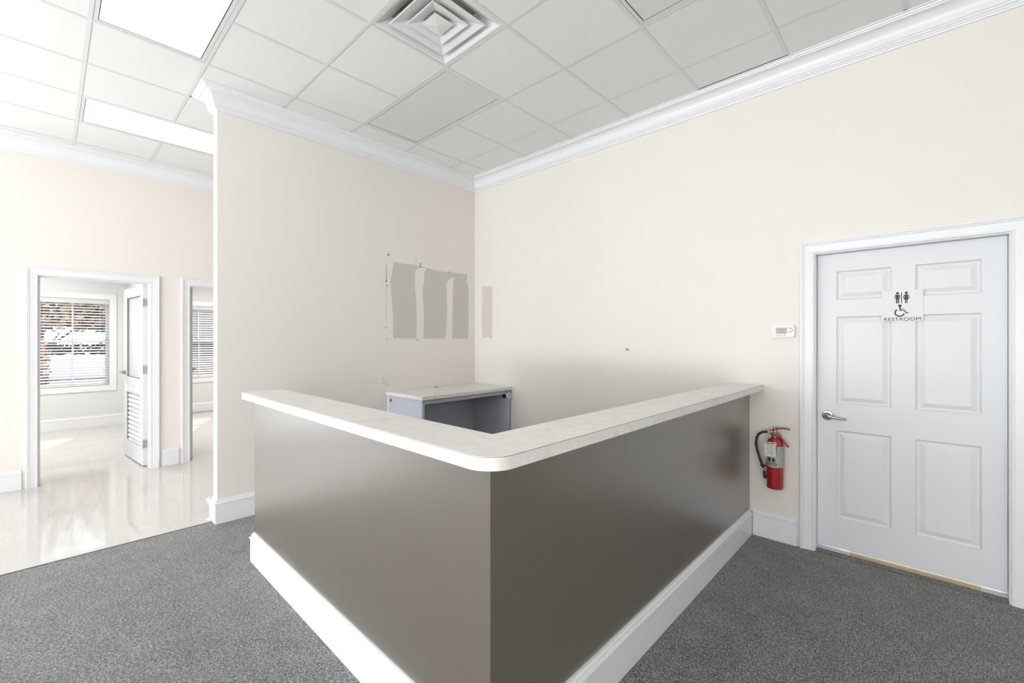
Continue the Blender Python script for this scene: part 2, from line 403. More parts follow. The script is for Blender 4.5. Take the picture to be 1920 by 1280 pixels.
# ------------------------------------------------------------------ ceiling: tiles in a steel grid
G = 0.6096; GX, GY = 1.5677, -1.7078
ceiling = MB().box(XB-0.05, XR+0.05, YF-0.05, 0.05, ZC+0.12, ZC+0.18).build('ceiling', M['plenum']); structure(ceiling, 'suspended white tile ceiling')
lines_x = [i for i in range(-6, 6)]; lines_y = [j for j in range(-4, 3)]
gx = lambda i: GX+G*i
gy = lambda j: GY+G*j
fixtures = {(-2, 0), (-1, 0), (-2, -3), (-1, -3), (-5, -3), (-5, -2), (2, 0), (3, 0), (0, -1)}
CR = 0.125
tile_src = None
def put_tile(x0, x1, y0, y1, short=0.0):
    global tile_src
    full = abs(x1-x0-G) < 1e-4 and abs(y1-y0-G) < 1e-4
    g = 0.0085; zb, zt = ZC+0.0026, ZC+0.018
    cx, cy = (x0+x1)/2, (y0+y1)/2
    if full and tile_src is not None:
        return copy_piece(tile_src, (cx, cy, zb), ceiling)
    ax, bx, ay, by = (x0+g, x1-g, y0+g, y1-g)
    o = MB().box(ax-cx, bx-cx, ay-cy, by-cy, 0, zt-zb).build('ceiling_tile', M['ceil'], ceiling, local=True)
    o.location = (cx, cy, zb); WL[o.name] = (cx, cy, zb)
    if full: tile_src = o
    return o
xl = [XB] + [gx(i) for i in lines_x] + [gx(6)]
for i in range(-7, 6):
    for j in range(-4, 3):
        if (i, j) in fixtures: continue
        x0, x1, y0, y1 = gx(i), gx(i+1), gy(j), gy(j+1)
        if i == -7: x0 = XB+CR-0.016
        if j == 2: y1 = -CR+0.016
        if j == 2 and i == 2: y1 = -CR-0.002
        # the partition and its crown stand in this cell: cut the tile to its two sides
        if j >= -2 and i == -3:
            if PT-CR+0.016 - x0 > 0.05: put_tile(x0, PT-CR+0.016, y0, y1)
            put_tile(CR-0.016, x1, y0, y1)
            if j == -2: MB().box(PT-CR+0.0085, CR-0.0085, gy(-2)+0.0085, PE-CR+0.0075, ZC+0.0026, ZC+0.018).build('ceiling_tile', M['ceil'], ceiling)
            continue
        put_tile(x0, x1, y0, y1)
# the cell between the passage side and the room side where the partition's crown ends
def tee(x0, x1, y0, y1):
    along_x = (x1-x0) > (y1-y0)
    m = MB().box(x0, x1, y0, y1, ZC, ZC+0.0015)
    if along_x: c = (y0+y1)/2; m.box(x0, x1, c-0.001, c+0.001, ZC+0.0016, ZC+0.034)
    else: c = (x0+x1)/2; m.box(c-0.001, c+0.001, y0, y1, ZC+0.0016, ZC+0.034)
    return m.build('grid_tee', M['tee'], ceiling)
H = 0.012
def runs_x(j):      # spans along x at grid line j
    if j >= -2 + 1: return [(XB+CR+0.012, PT-CR-0.012), (CR+0.012, gx(6))]
    if j == -2: return [(XB+CR+0.012, gx(6))]
    return [(XB+CR+0.012, gx(6))]
def cut(spans, gaps):
    out = []
    for a, b in spans:
        cur = a
        for g0, g1 in sorted(gaps):
            if g1 <= cur or g0 >= b: continue
            if g0 > cur: out.append((cur, g0))
            cur = max(cur, g1)
        if cur < b: out.append((cur, b))
    return out
for j in lines_y:
    gaps = []
    if j == -2: gaps.append((gx(-5)+0.0125, gx(-4)-0.0125))
    for a, b in cut(runs_x(j), gaps):
        if b-a > 0.03: tee(a, b, gy(j)-H, gy(j)+H)
for i in lines_x:
    spans = [(gy(-4), -CR-0.012)]
    gaps = []
    if i == -1: gaps += [(gy(0), gy(1)), (gy(-3), gy(-2))]
    if i == 3: gaps += [(gy(0), gy(1))]
    # cross tees are cut at every main line
    for j in lines_y: gaps.append((gy(j)-H-0.0003, gy(j)+H+0.0003))
    for a, b in cut(spans, gaps):
        if b-a > 0.03: tee(gx(i)-H, gx(i)+H, a, b)
# tiles farther off, out of the photograph's sight, as one plain soffit
mb = MB().box(XB, XR, YF, gy(-4)-0.013, ZC, ZC+0.02).box(gx(6)+0.001, XR, gy(-4)-0.012, 0, ZC, ZC+0.02)
so = mb.build('ceiling_tiles_beyond', M['ceil'], ceiling); so['kind'] = 'stuff'

# ------------------------------------------------------------------ crown mouldings
def cove(n=7):
    return [(0.034+0.062*(1-math.cos(PI/2*k/n)), 0.048+0.078*math.sin(PI/2*k/n)) for k in range(n+1)]
crown = [(0.0, 0.0), (0.010, 0.0), (0.013, 0.010), (0.018, 0.012), (0.018, 0.022), (0.026, 0.028), (0.028, 0.036), (0.034, 0.038)] + cove() + \
        [(0.100, 0.127), (0.102, 0.134), (0.110, 0.136), (0.113, 0.144), (CR, 0.146), (CR, 0.1531), (0.0, 0.1531)]
crown = [(d, ZCR+h) for d, h in crown]
mb = MB().sweep(crown, [(XR, 0), (0, 0), (0, PE), (PT, PE), (PT, -0.002)], XY); structure(mb.build('trim_1', M['trim'], smooth=25), 'white crown moulding along right wall and around partition')
mb = MB().sweep(crown, [(PT-0.13, 0), (XB, 0), (XB, YF)], XY); structure(mb.build('trim_2', M['trim'], smooth=25), 'white crown moulding above the office doors')

# ------------------------------------------------------------------ baseboards
BH = 0.191
base = [(0, 0), (0.017, 0), (0.017, BH-0.040), (0.021, BH-0.037), (0.021, BH-0.029), (0.013, BH-0.026), (0.012, BH-0.012), (0.008, BH-0.007), (0.007, BH), (0, BH)]
def baseboard(name, paths, label, prof=base, m='trim'):
    mb = MB()
    for p in paths: mb.sweep(prof, p, XY)
    return structure(mb.build(name, M[m]), label)
baseboard('baseboard_right', [[(3.430, 0), (3.150, 0)], [(3.004, 0), (0.66, 0)], [(XR, 0), (4.545, 0)]], 'white baseboard of the right wall')
baseboard('baseboard_partition', [[(0, -1.262), (0, PE), (PT, PE), (PT, -0.02)]], 'white baseboard around the partition end')
baseboard('baseboard_back', [[(XB, -0.02), (XB, -1.541)], [(XB, -2.637), (XB, -2.799)], [(XB, -3.898), (XB, -4.125)]], 'white baseboard between the office doors')
baseboard('baseboard_office', [[(XW1, -2.745), (XW1, -5.29)]], 'white baseboard under the first office window')
baseboard('baseboard_office', [[(XW2, 0.10), (XW2, -2.65)]], 'white baseboard under the second office window')

# ------------------------------------------------------------------ door casings and frames
casing = [(0, 0), (0, 0.010), (0.004, 0.014), (0.010, 0.014), (0.013, 0.011), (0.018, 0.012), (0.050, 0.016), (0.055, 0.016), (0.058, 0.021), (0.063, 0.022), (0.066, 0.019), (0.070, 0.024), (0.080, 0.024), (0.083, 0.020), (0.083, 0)]
def door_frame(parent, fn, u0, u1, top, z0, depth, stop, label=None):
    """casing on the wall face, jamb lining and stop; u0..u1 and top are the clear opening"""
    mb = MB().sweep(casing, [(u0-0.006, z0), (u0-0.006, top+0.006), (u1+0.006, top+0.006), (u1+0.006, z0)], fn)
    o = mb.build('casing', M['trim'], parent)
    t = 0.0165
    mb = MB().sweep([(0, 0.0), (0, -depth), (t, -depth), (t, 0.0)], [(u0, z0), (u0, top), (u1, top), (u1, z0)], fn)
    j = mb.build('jamb', M['trim'], parent)
    if stop is not None:
        mb = MB().sweep([(0, -stop), (0, -stop-0.034), (-0.011, -stop-0.034), (-0.011, -stop)], [(u0+0.0004, z0), (u0+0.0004, top-0.0004), (u1-0.0004, top-0.0004), (u1-0.0004, z0)], fn)
        mb.build('door_stop', M['trim'], parent)
    return o
def panel_leaf(mb, w, h, t, panels, fn):
    """front face with moulded raised panels; fn(u, v, depth)"""
    us = sorted(set([0, w]+[p[0] for p in panels]+[p[1] for p in panels])); vs = sorted(set([0, h]+[p[2] for p in panels]+[p[3] for p in panels]))
    bm = mb.bm
    def q(a, b, c, d): bm.faces.new([bm.verts.new(fn(*p)) for p in (a, b, c, d)])
    for i in range(len(us)-1):
        for j in range(len(vs)-1):
            cu, cv = (us[i]+us[i+1])/2, (vs[j]+vs[j+1])/2
            if any(p[0] < cu < p[1] and p[2] < cv < p[3] for p in panels): continue
            q((us[i], vs[j], 0), (us[i+1], vs[j], 0), (us[i+1], vs[j+1], 0), (us[i], vs[j+1], 0))
    steps = [(0, 0), (0.004, 0.008), (0.011, 0.0125), (0.017, 0.0125), (0.043, 0.0030), (0.046, 0.0030)]
    for u0, u1, v0, v1 in panels:
        for (a, d0), (b, d1) in zip(steps, steps[1:]):
            A = [(u0+a, v0+a, d0), (u1-a, v0+a, d0), (u1-a, v1-a, d0), (u0+a, v1-a, d0)]
            B = [(u0+b, v0+b, d1), (u1-b, v0+b, d1), (u1-b, v1-b, d1), (u0+b, v1-b, d1)]
            for k in range(4): q(A[k], A[(k+1) % 4], B[(k+1) % 4], B[k])
        b, d = steps[-1]
        q((u0+b, v0+b, d), (u1-b, v0+b, d), (u1-b, v1-b, d), (u0+b, v1-b, d))
    q((0, 0, t), (0, h, t), (w, h, t), (w, 0, t))
    for a, b in (((0, 0), (w, 0)), ((w, 0), (w, h)), ((w, h), (0, h)), ((0, h), (0, 0))):
        q((*a, 0), (*b, 0), (*b, t), (*a, t))
    bmesh.ops.remove_doubles(bm, verts=bm.verts, dist=0.00005)

# restroom door in the right wall
door1 = empty('door_1', (DL, 0, 0)); structure(door1, 'white six panel restroom door with lever handle')
door_frame(door1, WY(0), 3.5385, 4.4325, 2.068, 0.0, 0.12, 0.1063)
mb = MB(); ZB = 0.036
pan = [(3.648-DL, 3.933-DL, 1.748-ZB, 1.944-ZB), (4.047-DL, 4.329-DL, 1.748-ZB, 1.944-ZB), (3.648-DL, 3.933-DL, 1.034-ZB, 1.631-ZB), (4.047-DL, 4.329-DL, 1.034-ZB, 1.631-ZB), (3.648-DL, 3.933-DL, 0.247-ZB, 0.849-ZB), (4.047-DL, 4.329-DL, 0.247-ZB, 0.849-ZB)]
panel_leaf(mb, DR-DL-0.003, DT-ZB, 0.044, pan, lambda u, v, d: Vector((DL+0.0015+u, 0.060+d, ZB+v)))
leaf = mb.build('door_leaf', M['door'], door1)
mb = MB().lathe([(0.0345, 0), (0.0345, -0.006), (0.031, -0.011), (0.020, -0.013), (0.0155, -0.022), (0.0145, -0.045), (0.010, -0.052)], (3.600, 0.0600, 0.947), 'y', 30)
hnd = mb.build('handle_rosette', M['metal'], leaf, smooth=35); hnd['label'] = 'round satin nickel lever rosette'
mb = MB().tube([(3.592, 0.014, 0.949), (3.612, 0.010, 0.947), (3.640, 0.008, 0.941), (3.668, 0.010, 0.936), (3.696, 0.016, 0.934), (3.708, 0.019, 0.934)], [0.013, 0.0125, 0.010, 0.008, 0.0065, 0.005], 12)
lv = mb.build('handle_lever', M['metal'], leaf, smooth='all'); lv['label'] = 'satin nickel door lever'
mb = MB().box(3.72, 4.33, 0.0605, 0.118, 0.0, 0.021); th = mb.build('threshold', M['wood'], door1); th['label'] = 'strip of bare tan wood under the door'
mb = MB().box(3.5390, 3.7195, 0.0605, 0.118, 0.0, 0.0208).box(4.3305, 4.4320, 0.0605, 0.118, 0.0, 0.0208); th = mb.build('threshold_end', M['thrgrey'], door1); th['label'] = 'grey painted ends of the threshold'

# office doorways
def office_leaf(parent, loc, rot, flip, handle_z=1.06):
    """half glazed leaf with a louvred lower panel; local x runs along the leaf from the hinge, y is its thickness"""
    r = empty('door_leaf', loc, rot, parent)
    W_, Hh, t = 0.872, 2.098, 0.044
    s = flip
    Y = lambda a, b: (min(a*s, b*s), max(a*s, b*s))
    m = MB()
    def bar(x0, x1, z0, z1, y0=0.0, y1=t): m.box(x0, x1, *Y(y0, y1), z0, z1)
    bar(0, 0.118, 0.012, Hh+0.012); bar(0.722, W_, 0.012, Hh+0.012)
    bar(0.118, 0.722, 0.012, 0.222); bar(0.118, 0.722, 0.822, 1.012); bar(0.118, 0.722, 1.990, Hh+0.012)
    m.build('leaf_frame', M['door'], r, local=True)
    m = MB()
    for (x0, x1, z0, z1) in ((0.118, 0.722, 1.012, 1.990), (0.118, 0.722, 0.222, 0.822)):
        m.sweep([(0, 0.002), (0, 0.016), (-0.014, 0.010), (-0.014, 0.002)], [(x0, z0), (x1, z0), (x1, z1), (x0, z1)], lambda u, v, h: Vector((u, h*s, v)), closed=True)
        m.sweep([(0, 0.028), (0, 0.042), (-0.014, 0.042), (-0.014, 0.034)], [(x0, z0), (x1, z0), (x1, z1), (x0, z1)], lambda u, v, h: Vector((u, h*s, v)), closed=True)
    m.build('glazing_bead', M['door'], r, local=True)
    MB().box(0.119, 0.721, *Y(0.020, 0.024), 1.013, 1.989).build('glass_pane', M['glasswhite'], r, local=True)
    n = 11
    src = None
    for k in range(n):
        z = 0.247+0.055*k
        if src is None:
            src = MB().prism([(0.004, -0.030), (0.010, -0.030), (0.040, 0.026), (0.034, 0.026)], 0.119, 0.721, lambda u, v, h: Vector((h, u*s, v))).build('louver_slat', M['door'], r, local=True)
            src.location = (0, 0, z)
        else:
            c = src.copy(); C.objects.link(c); c.parent = r; c.location = (0, 0, z)
    for sd in (0, 1):
        yb = 0 if sd == 0 else t; sg = -1 if sd == 0 else 1
        m = MB().lathe([(0.033, 0), (0.033, sg*s*0.010), (0.018, sg*s*0.013), (0.013, sg*s*0.055)], (0.815, yb*s, handle_z), 'y', 20)
        m.tube([(0.815, (yb+sg*0.050)*s, handle_z), (0.77, (yb+sg*0.054)*s, handle_z), (0.70, (yb+sg*0.048)*s, handle_z-0.002)], [0.012, 0.010, 0.007], 10)
        h = m.build('door_handle', M['metal'], r, smooth=40, local=True); h['label'] = 'satin nickel lever on the office door'
    for z in (0.265, 1.125, 1.905):
        m = MB().box(-0.0015, 0.0, *Y(0.002, 0.042), z-0.045, z+0.045)
        m.lathe([(0.008, -0.048), (0.008, 0.048)], (-0.010, -0.006*s, z), 'z', 12)
        m.box(-0.040, -0.0105, *Y(-0.008, -0.006), z-0.045, z+0.045)
        h = m.build('hinge', M['steel'], r, smooth=40, local=True); h['label'] = 'grey steel butt hinge'
    return r
d2 = empty('door_2', (XB, O1[0], 0)); structure(d2, 'white framed office doorway with half glazed door standing open')
door_frame(d2, WX(XB), O1[0]+0.017, O1[1]-0.017, OT-0.017, -0.001, 0.12, 0.03)
office_leaf(d2, (-2.452, -2.956, -0.001), math.radians(185.66), -1)
d3 = empty('door_3', (XB, O2[0], 0)); structure(d3, 'white framed office doorway partly hidden by the partition')
door_frame(d3, WX(XB), O2[0]+0.017, O2[1]-0.017, OT-0.017, -0.001, 0.12, 0.03)
office_leaf(d3, (-2.462, -2.520, -0.001), math.radians(169.5), -1)

# ------------------------------------------------------------------ office windows and their blinds
def office_window(idx, xw, yc, label, blabel=None):
    y0, y1 = yc-0.448, yc+0.448; z0, z1 = 0.692, 2.150
    fn = WX(xw)
    wn = empty('window_%d' % idx, (xw, yc, z0)); structure(wn, label)
    flat = [(0, 0), (0, 0.014), (0.004, 0.018), (0.090, 0.018), (0.094, 0.014), (0.094, 0)]
    MB().sweep(flat, [(y1, z0), (y0, z0), (y0, z1), (y1, z1)], fn, closed=True).build('casing', M['trim'], wn)
    MB().sweep([(0, 0.0), (0, -0.139), (0.012, -0.139), (0.012, 0.0)], [(y1, z0), (y0, z0), (y0, z1), (y1, z1)], fn, closed=True).build('jamb', M['trim'], wn)
    zm = 1.435
    for nm, za, zb, hh in (('upper_sash', zm-0.012, z1-0.001, -0.115), ('lower_sash', z0+0.001, zm+0.030, -0.078)):
        ss = [(0, hh), (0, hh-0.032), (-0.045, hh-0.032), (-0.045, hh)]
        s = MB().sweep(ss, [(y1-0.001, za), (y0+0.001, za), (y0+0.001, zb), (y1-0.001, zb)], fn, closed=True).build(nm, M['trim'], wn)
        MB().box(xw+hh-0.026, xw+hh-0.006, yc-0.010, yc+0.010, za+0.045, zb-0.045).build('muntin', M['trim'], s)
        for sgn in (-1, 1):
            ya, yb = (y0+0.046, yc-0.0105) if sgn < 0 else (yc+0.0105, y1-0.046)
            MB().box(xw+hh-0.018, xw+hh-0.014, ya, yb, za+0.0455, zb-0.0455).build('pane', M['glass'], s)
    if blabel is None: return
    # blind
    bl = tag(empty('venetian_blind', (xw-0.035, yc, z1)), blabel, 'blind', 'white slatted blinds of the two office windows')
    MB().box(xw-0.066, xw-0.004, y0+0.004, y1-0.004, z1-0.078, z1-0.002, bev=0.003).build('headrail', M['slat'], bl)
    src = None
    n = 29; za, zb = 0.745, 2.050
    for k in range(n):
        z = za+(zb-za)*k/(n-1)
        if src is None:
            pts = [(-0.025, -0.002), (-0.012, 0.0015), (0, 0.0025), (0.012, 0.0015), (0.025, -0.002), (0.025, -0.0005), (0.012, 0.003), (0, 0.004), (-0.012, 0.003), (-0.025, -0.0005)]
            tl = math.radians(-19)
            pts = [(u*math.cos(tl)-v*math.sin(tl), u*math.sin(tl)+v*math.cos(tl)) for u, v in pts]
            src = MB().prism(pts, y0+0.008, y1-0.008, lambda u, v, h: Vector((u, h-yc, v))).build('slat', M['slat'], bl, local=True)
            src.location = Vector((xw-0.036, yc, z))-wloc(bl)
        else:
            c = src.copy(); C.objects.link(c); c.parent = bl; c.location = Vector((xw-0.036, yc, z))-wloc(bl)
    MB().box(xw-0.062, xw-0.010, y0+0.008, y1-0.008, 0.700, 0.722, bev=0.003).build('bottom_rail', M['slat'], bl)
    for yy in (y0+0.12, yc+0.012, y1-0.12):
        MB().tube([(xw-0.009, yy, 0.715), (xw-0.009, yy, 2.075)], 0.0015, 6).build('ladder_cord', M['slat'], bl)
    MB().tube([(xw-0.002, y0+0.085, 1.45), (xw-0.002, y0+0.085, 2.08)], 0.004, 8).build('tilt_wand', M['cord'], bl)
    t_ = MB().tube([(xw-0.003, y1-0.075, 0.98), (xw-0.003, y1-0.075, 2.08)], 0.0012, 6); t_.lathe([(0.004, 0), (0.007, -0.03)], (xw-0.003, y1-0.075, 0.98), 'z', 10)
    t_.build('pull_cord', M['slat'], bl)
office_window(1, XW1, -3.436, 'white double hung window of the first office', 'white slatted blind in the office window seen through the left doorway')
office_window(2, XW2, -1.580, 'white double hung window of the second office', 'white slatted blind seen through the narrow doorway beside the partition')

office_window(5, XW1, -4.776, 'added unseen window of the first office, for the counter reflection')  # added out of view as a bright reflection for the counter's left face

# ------------------------------------------------------------------ shop front windows (behind the camera)
for k, xc in enumerate((0.6, 4.2)):
    wn = empty('window_%d' % (k+3), (xc, YF, 0.45)); structure(wn, 'shop front window behind the camera')
    MB().sweep([(0, 0.0), (0, 0.10), (-0.06, 0.10), (-0.06, 0.0)], [(xc-1.449, 0.451), (xc+1.449, 0.451), (xc+1.449, 2.849), (xc-1.449, 2.849)], lambda u, v, h: Vector((u, YF-h, v)), closed=True).build('window_frame', M['trim'], wn)
    MB().box(xc-1.387, xc+1.387, YF-0.055, YF-0.049, 0.514, 2.786).build('pane', M['glass'], wn)

wn = empty('window_7', (XR, -6.6, 0.45)); structure(wn, 'added side window for the fill light, right of the camera')  # unseen window, added to go with the end-wall fill lamp
MB().sweep([(0, 0.0), (0, 0.10), (-0.06, 0.10), (-0.06, 0.0)], [(-5.301, 0.451), (-7.899, 0.451), (-7.899, 2.849), (-5.301, 2.849)], lambda u, v, h: Vector((XR+h, u, v)), closed=True).build('window_frame', M['trim'], wn)
MB().box(XR+0.049, XR+0.055, -7.838, -5.362, 0.514, 2.786).build('pane', M['glass'], wn)
wn = empty('window_6', (XB, -5.7, 0.02)); structure(wn, 'glazed street entrance left of the picture')
mb = MB().sweep([(0, 0.0), (0, -0.10), (-0.06, -0.10), (-0.06, 0.0)], [(-4.131, 0.021), (-7.299, 0.021), (-7.299, 2.749), (-4.131, 2.749)], WX(XB), closed=True)
mb.build('window_frame', M['trim'], wn)
for yy in (-6.24, -5.19): MB().box(XB-0.10, XB-0.04, yy-0.03, yy+0.03, 0.082, 2.688).build('mullion', M['trim'], wn)
for ya, yb in ((-7.238, -6.271), (-6.209, -5.221), (-5.159, -4.192)): MB().box(XB-0.072, XB-0.066, ya, yb, 0.083, 2.687).build('pane', M['glass'], wn)

# ------------------------------------------------------------------ reception counter
CX, CY, CE, CT = 3.1235, -2.762, 0.874, 0.115
counter = tag(empty('reception_counter', ((CX+CE)/2, CY, 0)), 'L shaped taupe painted reception counter wall with white baseboard', 'counter')
mb = MB().prism([(CX, -0.001), (CX, CY), (CE, CY), (CE, CY+CT), (CX-CT, CY+CT), (CX-CT, -0.001)], 0.0, 1.0935, XY)
mb.build('half_wall', M['taupe'], counter)
cb = [(d*1.25, h) for d, h in base]
MB().sweep(cb, [(CX, -0.0195), (CX, CY), (CE, CY), (CE, CY+CT)], XY).build('baseboard', M['trim'], counter)
# laminate top, rounded at the outer corner
SX1, SX0, SY1, SY0, SE = 3.219, 2.977, -2.855, -2.610, 0.936
def top_outline(e, r):
    pts = [(SX1-e, -0.002), (SX0+e, -0.002), (SX0+e, SY0+e), (SE+e, SY0+e), (SE+e, SY1+e)]
    cx, cy = SX1-r, SY1+r
    for k in range(13):
        a = 1.5*PI+PI/2*k/12; pts.append((cx+(r-e)*math.cos(a), cy+(r-e)*math.sin(a)))
    return pts
R_ = 0.095
ctop = tag(empty('countertop', ((SX1+SE)/2, SY1, 1.0935)), 'mottled ivory laminate top lying on the reception counter', 'countertop')
MB().prism(top_outline(0, R_), 1.0940, 1.1335, XY).build('edge_band', M['marble'], ctop, smooth=30)
MB().prism(top_outline(-0.0003, R_), 1.13355, 1.13465, XY).build('seam', M['gap'], ctop, smooth=30)['label'] = 'thin brown line where the laminate sheet meets its edge'
MB().prism(top_outline(0.0003, R_), 1.1347, 1.1362, XY).build('laminate_sheet', M['marble'], ctop, smooth=30)

# ------------------------------------------------------------------ corner desk
desk = tag(empty('corner_desk', (0.32, -0.63, 0)), 'blue grey desk with ivory top standing in the corner behind the counter', 'desk')
MB().box(0.002, 0.650, -1.258, -0.003, 0.894, 0.9285, bev=0.0012).build('desktop', M['marble'], desk)
MB().box(0.022, 0.622, -1.240, -1.214, 0.0, 0.8935).build('side_panel', M['deskgrey'], desk)
MB().box(0.022, 0.622, -0.048, -0.022, 0.0, 0.8935).build('side_panel', M['deskgrey'], desk)
for ya in (-1.240, -0.048): MB().box(0.6225, 0.6240, ya, ya+0.026, 0.0, 0.8935).build('edge_band', M['deskgrey'], desk)
MB().box(0.002, 0.0215, -1.240, -0.022, 0.0, 0.8935).build('back_panel', M['deskedge'], desk)['label'] = 'white edged back panel'
MB().box(0.0225, 0.030, -1.2135, -0.0485, 0.0, 0.8935).build('modesty_panel', M['deskgrey'], desk)
MB().box(0.585, 0.603, -1.2135, -0.0485, 0.846, 0.8935).build('front_rail', M['deskgrey'], desk)
MB().lathe([(0.020, 0.0), (0.020, 0.003), (0.014, 0.003)], (0.055, -0.64, 0.9286), 'z', 20).build('cable_hole', M['black'], desk, smooth=40)
MB().lathe([(0.017, 0.0), (0.017, -0.002)], (0.070, -1.2401, 0.842), 'y', 20).build('side_hole', M['gap'], desk)
MB().lathe([(0.030, 0.0), (0.030, -0.002)], (0.560, -0.0482, 0.822), 'y', 20).build('cable_hole', M['black'], desk)
rp = [(0.033*math.cos(2*PI*k/24), 0.033*math.sin(2*PI*k/24)) for k in range(24)]
mb = MB(); mb.sweep([(0.0, 0.0), (-0.012, 0.0), (-0.012, 0.022), (0.0, 0.022)], [(-p, q) for p, q in rp], lambda u, v, h: Vector((0.6245+h, -0.048+u, 0.829+v)), closed=True)
mb.build('cable_ring', M['deskedge'], desk, smooth=40)['label'] = 'white plastic ring on the right front edge'

# ------------------------------------------------------------------ patched drywall on the partition (and round the corner)
G1 = [(-1.167, 2.298), (-0.876, 2.302), (-0.735, 2.291), (-0.618, 2.271), (-0.127, 2.28), (-0.134, 2.182), (-0.106, 2.122), (-0.106, 1.482), (-1.169, 1.486), (-1.169, 1.721), (-1.202, 2.082), (-1.172, 2.235)]
BASE = [(-1.247, 2.341), (-1.182, 2.354), (-0.914, 2.339), (-0.004, 2.3), (-0.004, 1.471), (-1.247, 1.472)]
S1 = [(-0.896, 2.212), (-0.876, 2.251), (-0.826, 2.28), (-0.735, 2.282), (-0.769, 2.226), (-0.775, 2.084), (-0.792, 2.045), (-0.783, 1.876), (-0.772, 1.689), (-0.78, 1.474), (-0.876, 1.474), (-0.868, 1.686), (-0.879, 1.945), (-0.892, 2.027)]
S2 = [(-0.452, 2.122), (-0.434, 2.168), (-0.403, 2.198), (-0.33, 2.218), (-0.348, 2.162), (-0.354, 1.901), (-0.362, 1.701), (-0.365, 1.474), (-0.474, 1.474), (-0.452, 1.615), (-0.439, 1.847), (-0.452, 2.034)]
fx = WX(0)
MB().prism(BASE, 0.0001, 0.0006, fx).build('compound_patch', M['compound'], wall_part)['label'] = 'pale joint compound around the grey drywall'
MB().prism(G1, 0.0007, 0.0011, fx).build('drywall_panel', M['gypsum'], wall_part)['label'] = 'bare grey drywall paper'
for S in (S1, S2): MB().prism(S, 0.0012, 0.0026, fx).build('compound_strip', M['compound'], wall_part)['label'] = 'vertical smear of pale joint compound'
mb = MB()
def speck(u, v, r, h=0.0030, n=6):
    mb.prism([(u+r*random.uniform(.6, 1.2)*math.cos(2*PI*k/n), v+r*random.uniform(.6, 1.2)*math.sin(2*PI*k/n)) for k in range(n)], 0.0002, h, fx)
mb.prism([(-1.234, 2.384), (-1.216, 2.368), (-1.234, 2.352)], 0.0002, 0.002, fx)
for u, v, r in ((-0.82, 2.318, .012), (-0.82, 2.288, .009), (-0.409, 2.275, .008), (-0.033, 1.503, .005), (-1.247, 1.481, .005), (-1.255, 1.597, .006), (-1.244, 2.043, .008), (-1.252, 2.086, .009), (-0.87, 2.36, .005), (-0.885, 2.335, .004), (-0.86, 2.33, .004), (-0.88, 2.31, .004)): speck(u, v, r)
mb.prism([(-1.2515, 2.261), (-1.2485, 2.261), (-1.247, 2.09), (-1.252, 2.09)], 0.0002, 0.001, fx)
mb.prism([(-1.2505, 2.04), (-1.2495, 2.04), (-1.2495, 1.674), (-1.2505, 1.674)], 0.0002, 0.001, fx)
mb.prism([(-0.877, 1.4735), (-0.842, 1.4735), (-0.85, 1.467), (-0.87, 1.467)], 0.0002, 0.003, fx)
o = mb.build('screw_holes', M['gap'], wall_part); o['kind'] = 'stuff'; o['label'] = 'small dark holes and a crack around the patch'
R1 = [(0.004, 2.293), (0.105, 2.288), (0.312, 2.35), (0.322, 2.306), (0.322, 1.472), (0.217, 1.497), (0.143, 1.482), (0.004, 1.48)]
RT = [(0.14, 2.135), (0.225, 2.123), (0.316, 2.12), (0.316, 1.482), (0.232, 1.499), (0.143, 1.487), (0.128, 1.812), (0.143, 1.934)]
MB().prism(R1, 0.0001, 0.0006, WY(0)).build('compound_patch', M['compound'], wall_right)['label'] = 'pale joint compound turning the corner'
MB().prism(RT, 0.0007, 0.0012, WY(0)).build('primer_patch', M['tanpatch'], wall_right)['label'] = 'tan strip of bare primer'
mb = MB().prism([(2.068, 1.398), (2.098, 1.402), (2.128, 1.388), (2.132, 1.366), (2.10, 1.360), (2.072, 1.366)], 0.0001, 0.0005, WY(0)); mb.build('chip_rim', M['compound'], wall_right)
mb = MB().prism([(2.080, 1.392), (2.102, 1.395), (2.121, 1.383), (2.122, 1.371), (2.083, 1.372)], 0.0006, 0.0010, WY(0)); mb.build('paint_chip', mat('torn wall paper', (0.36, 0.32, 0.28), 0.9, var=0.2, vscale=80), wall_right)['label'] = 'small grey chip in the cream paint'

# torn strip at the partition's foot
o = MB().prism([(-2.7970, .192), (-2.838, .184), (-2.820, .150), (-2.806, .115), (-2.803, .030), (-2.822, .013), (-2.818, .002), (-2.7970, .001)], -0.1225, -0.1192, lambda u, v, h: Vector((h, u, v))).build('torn_strip', M['trim'], None, origin=(-0.121, -2.797, 0.0))
tag(o, 'torn white strip curling off the baseboard at the foot of the partition end', 'scrap')

# ------------------------------------------------------------------ wall outlet
out = tag(empty('electrical_outlet', (0, -1.300, 1.048)), 'ivory electrical outlet plate on the partition above the corner desk', 'outlet')
MB().prism(rrect(-1.336, -1.264, 0.990, 1.106, 0.005), 0.0, 0.006, fx).build('cover_plate', M['plastic'], out)
for dz in (-0.020, 0.020):
    so_ = MB().prism(rrect(-1.317, -1.283, 1.048+dz-0.0145, 1.048+dz+0.0145, 0.008), 0.0062, 0.009, fx).build('socket', M['plastic'], out)
    mb = MB()
    for yy in (-0.0065, 0.0065): mb.prism([(-1.300+yy-.0014, 1.048+dz-.003), (-1.300+yy+.0014, 1.048+dz-.003), (-1.300+yy+.0014, 1.048+dz+.006), (-1.300+yy-.0014, 1.048+dz+.006)], 0.0091, 0.0096, fx)
    mb.prism(rrect(-1.3025, -1.2975, 1.048+dz-.011, 1.048+dz-.006, .002), 0.0091, 0.0096, fx)
    mb.build('slots', M['gap'], so_)

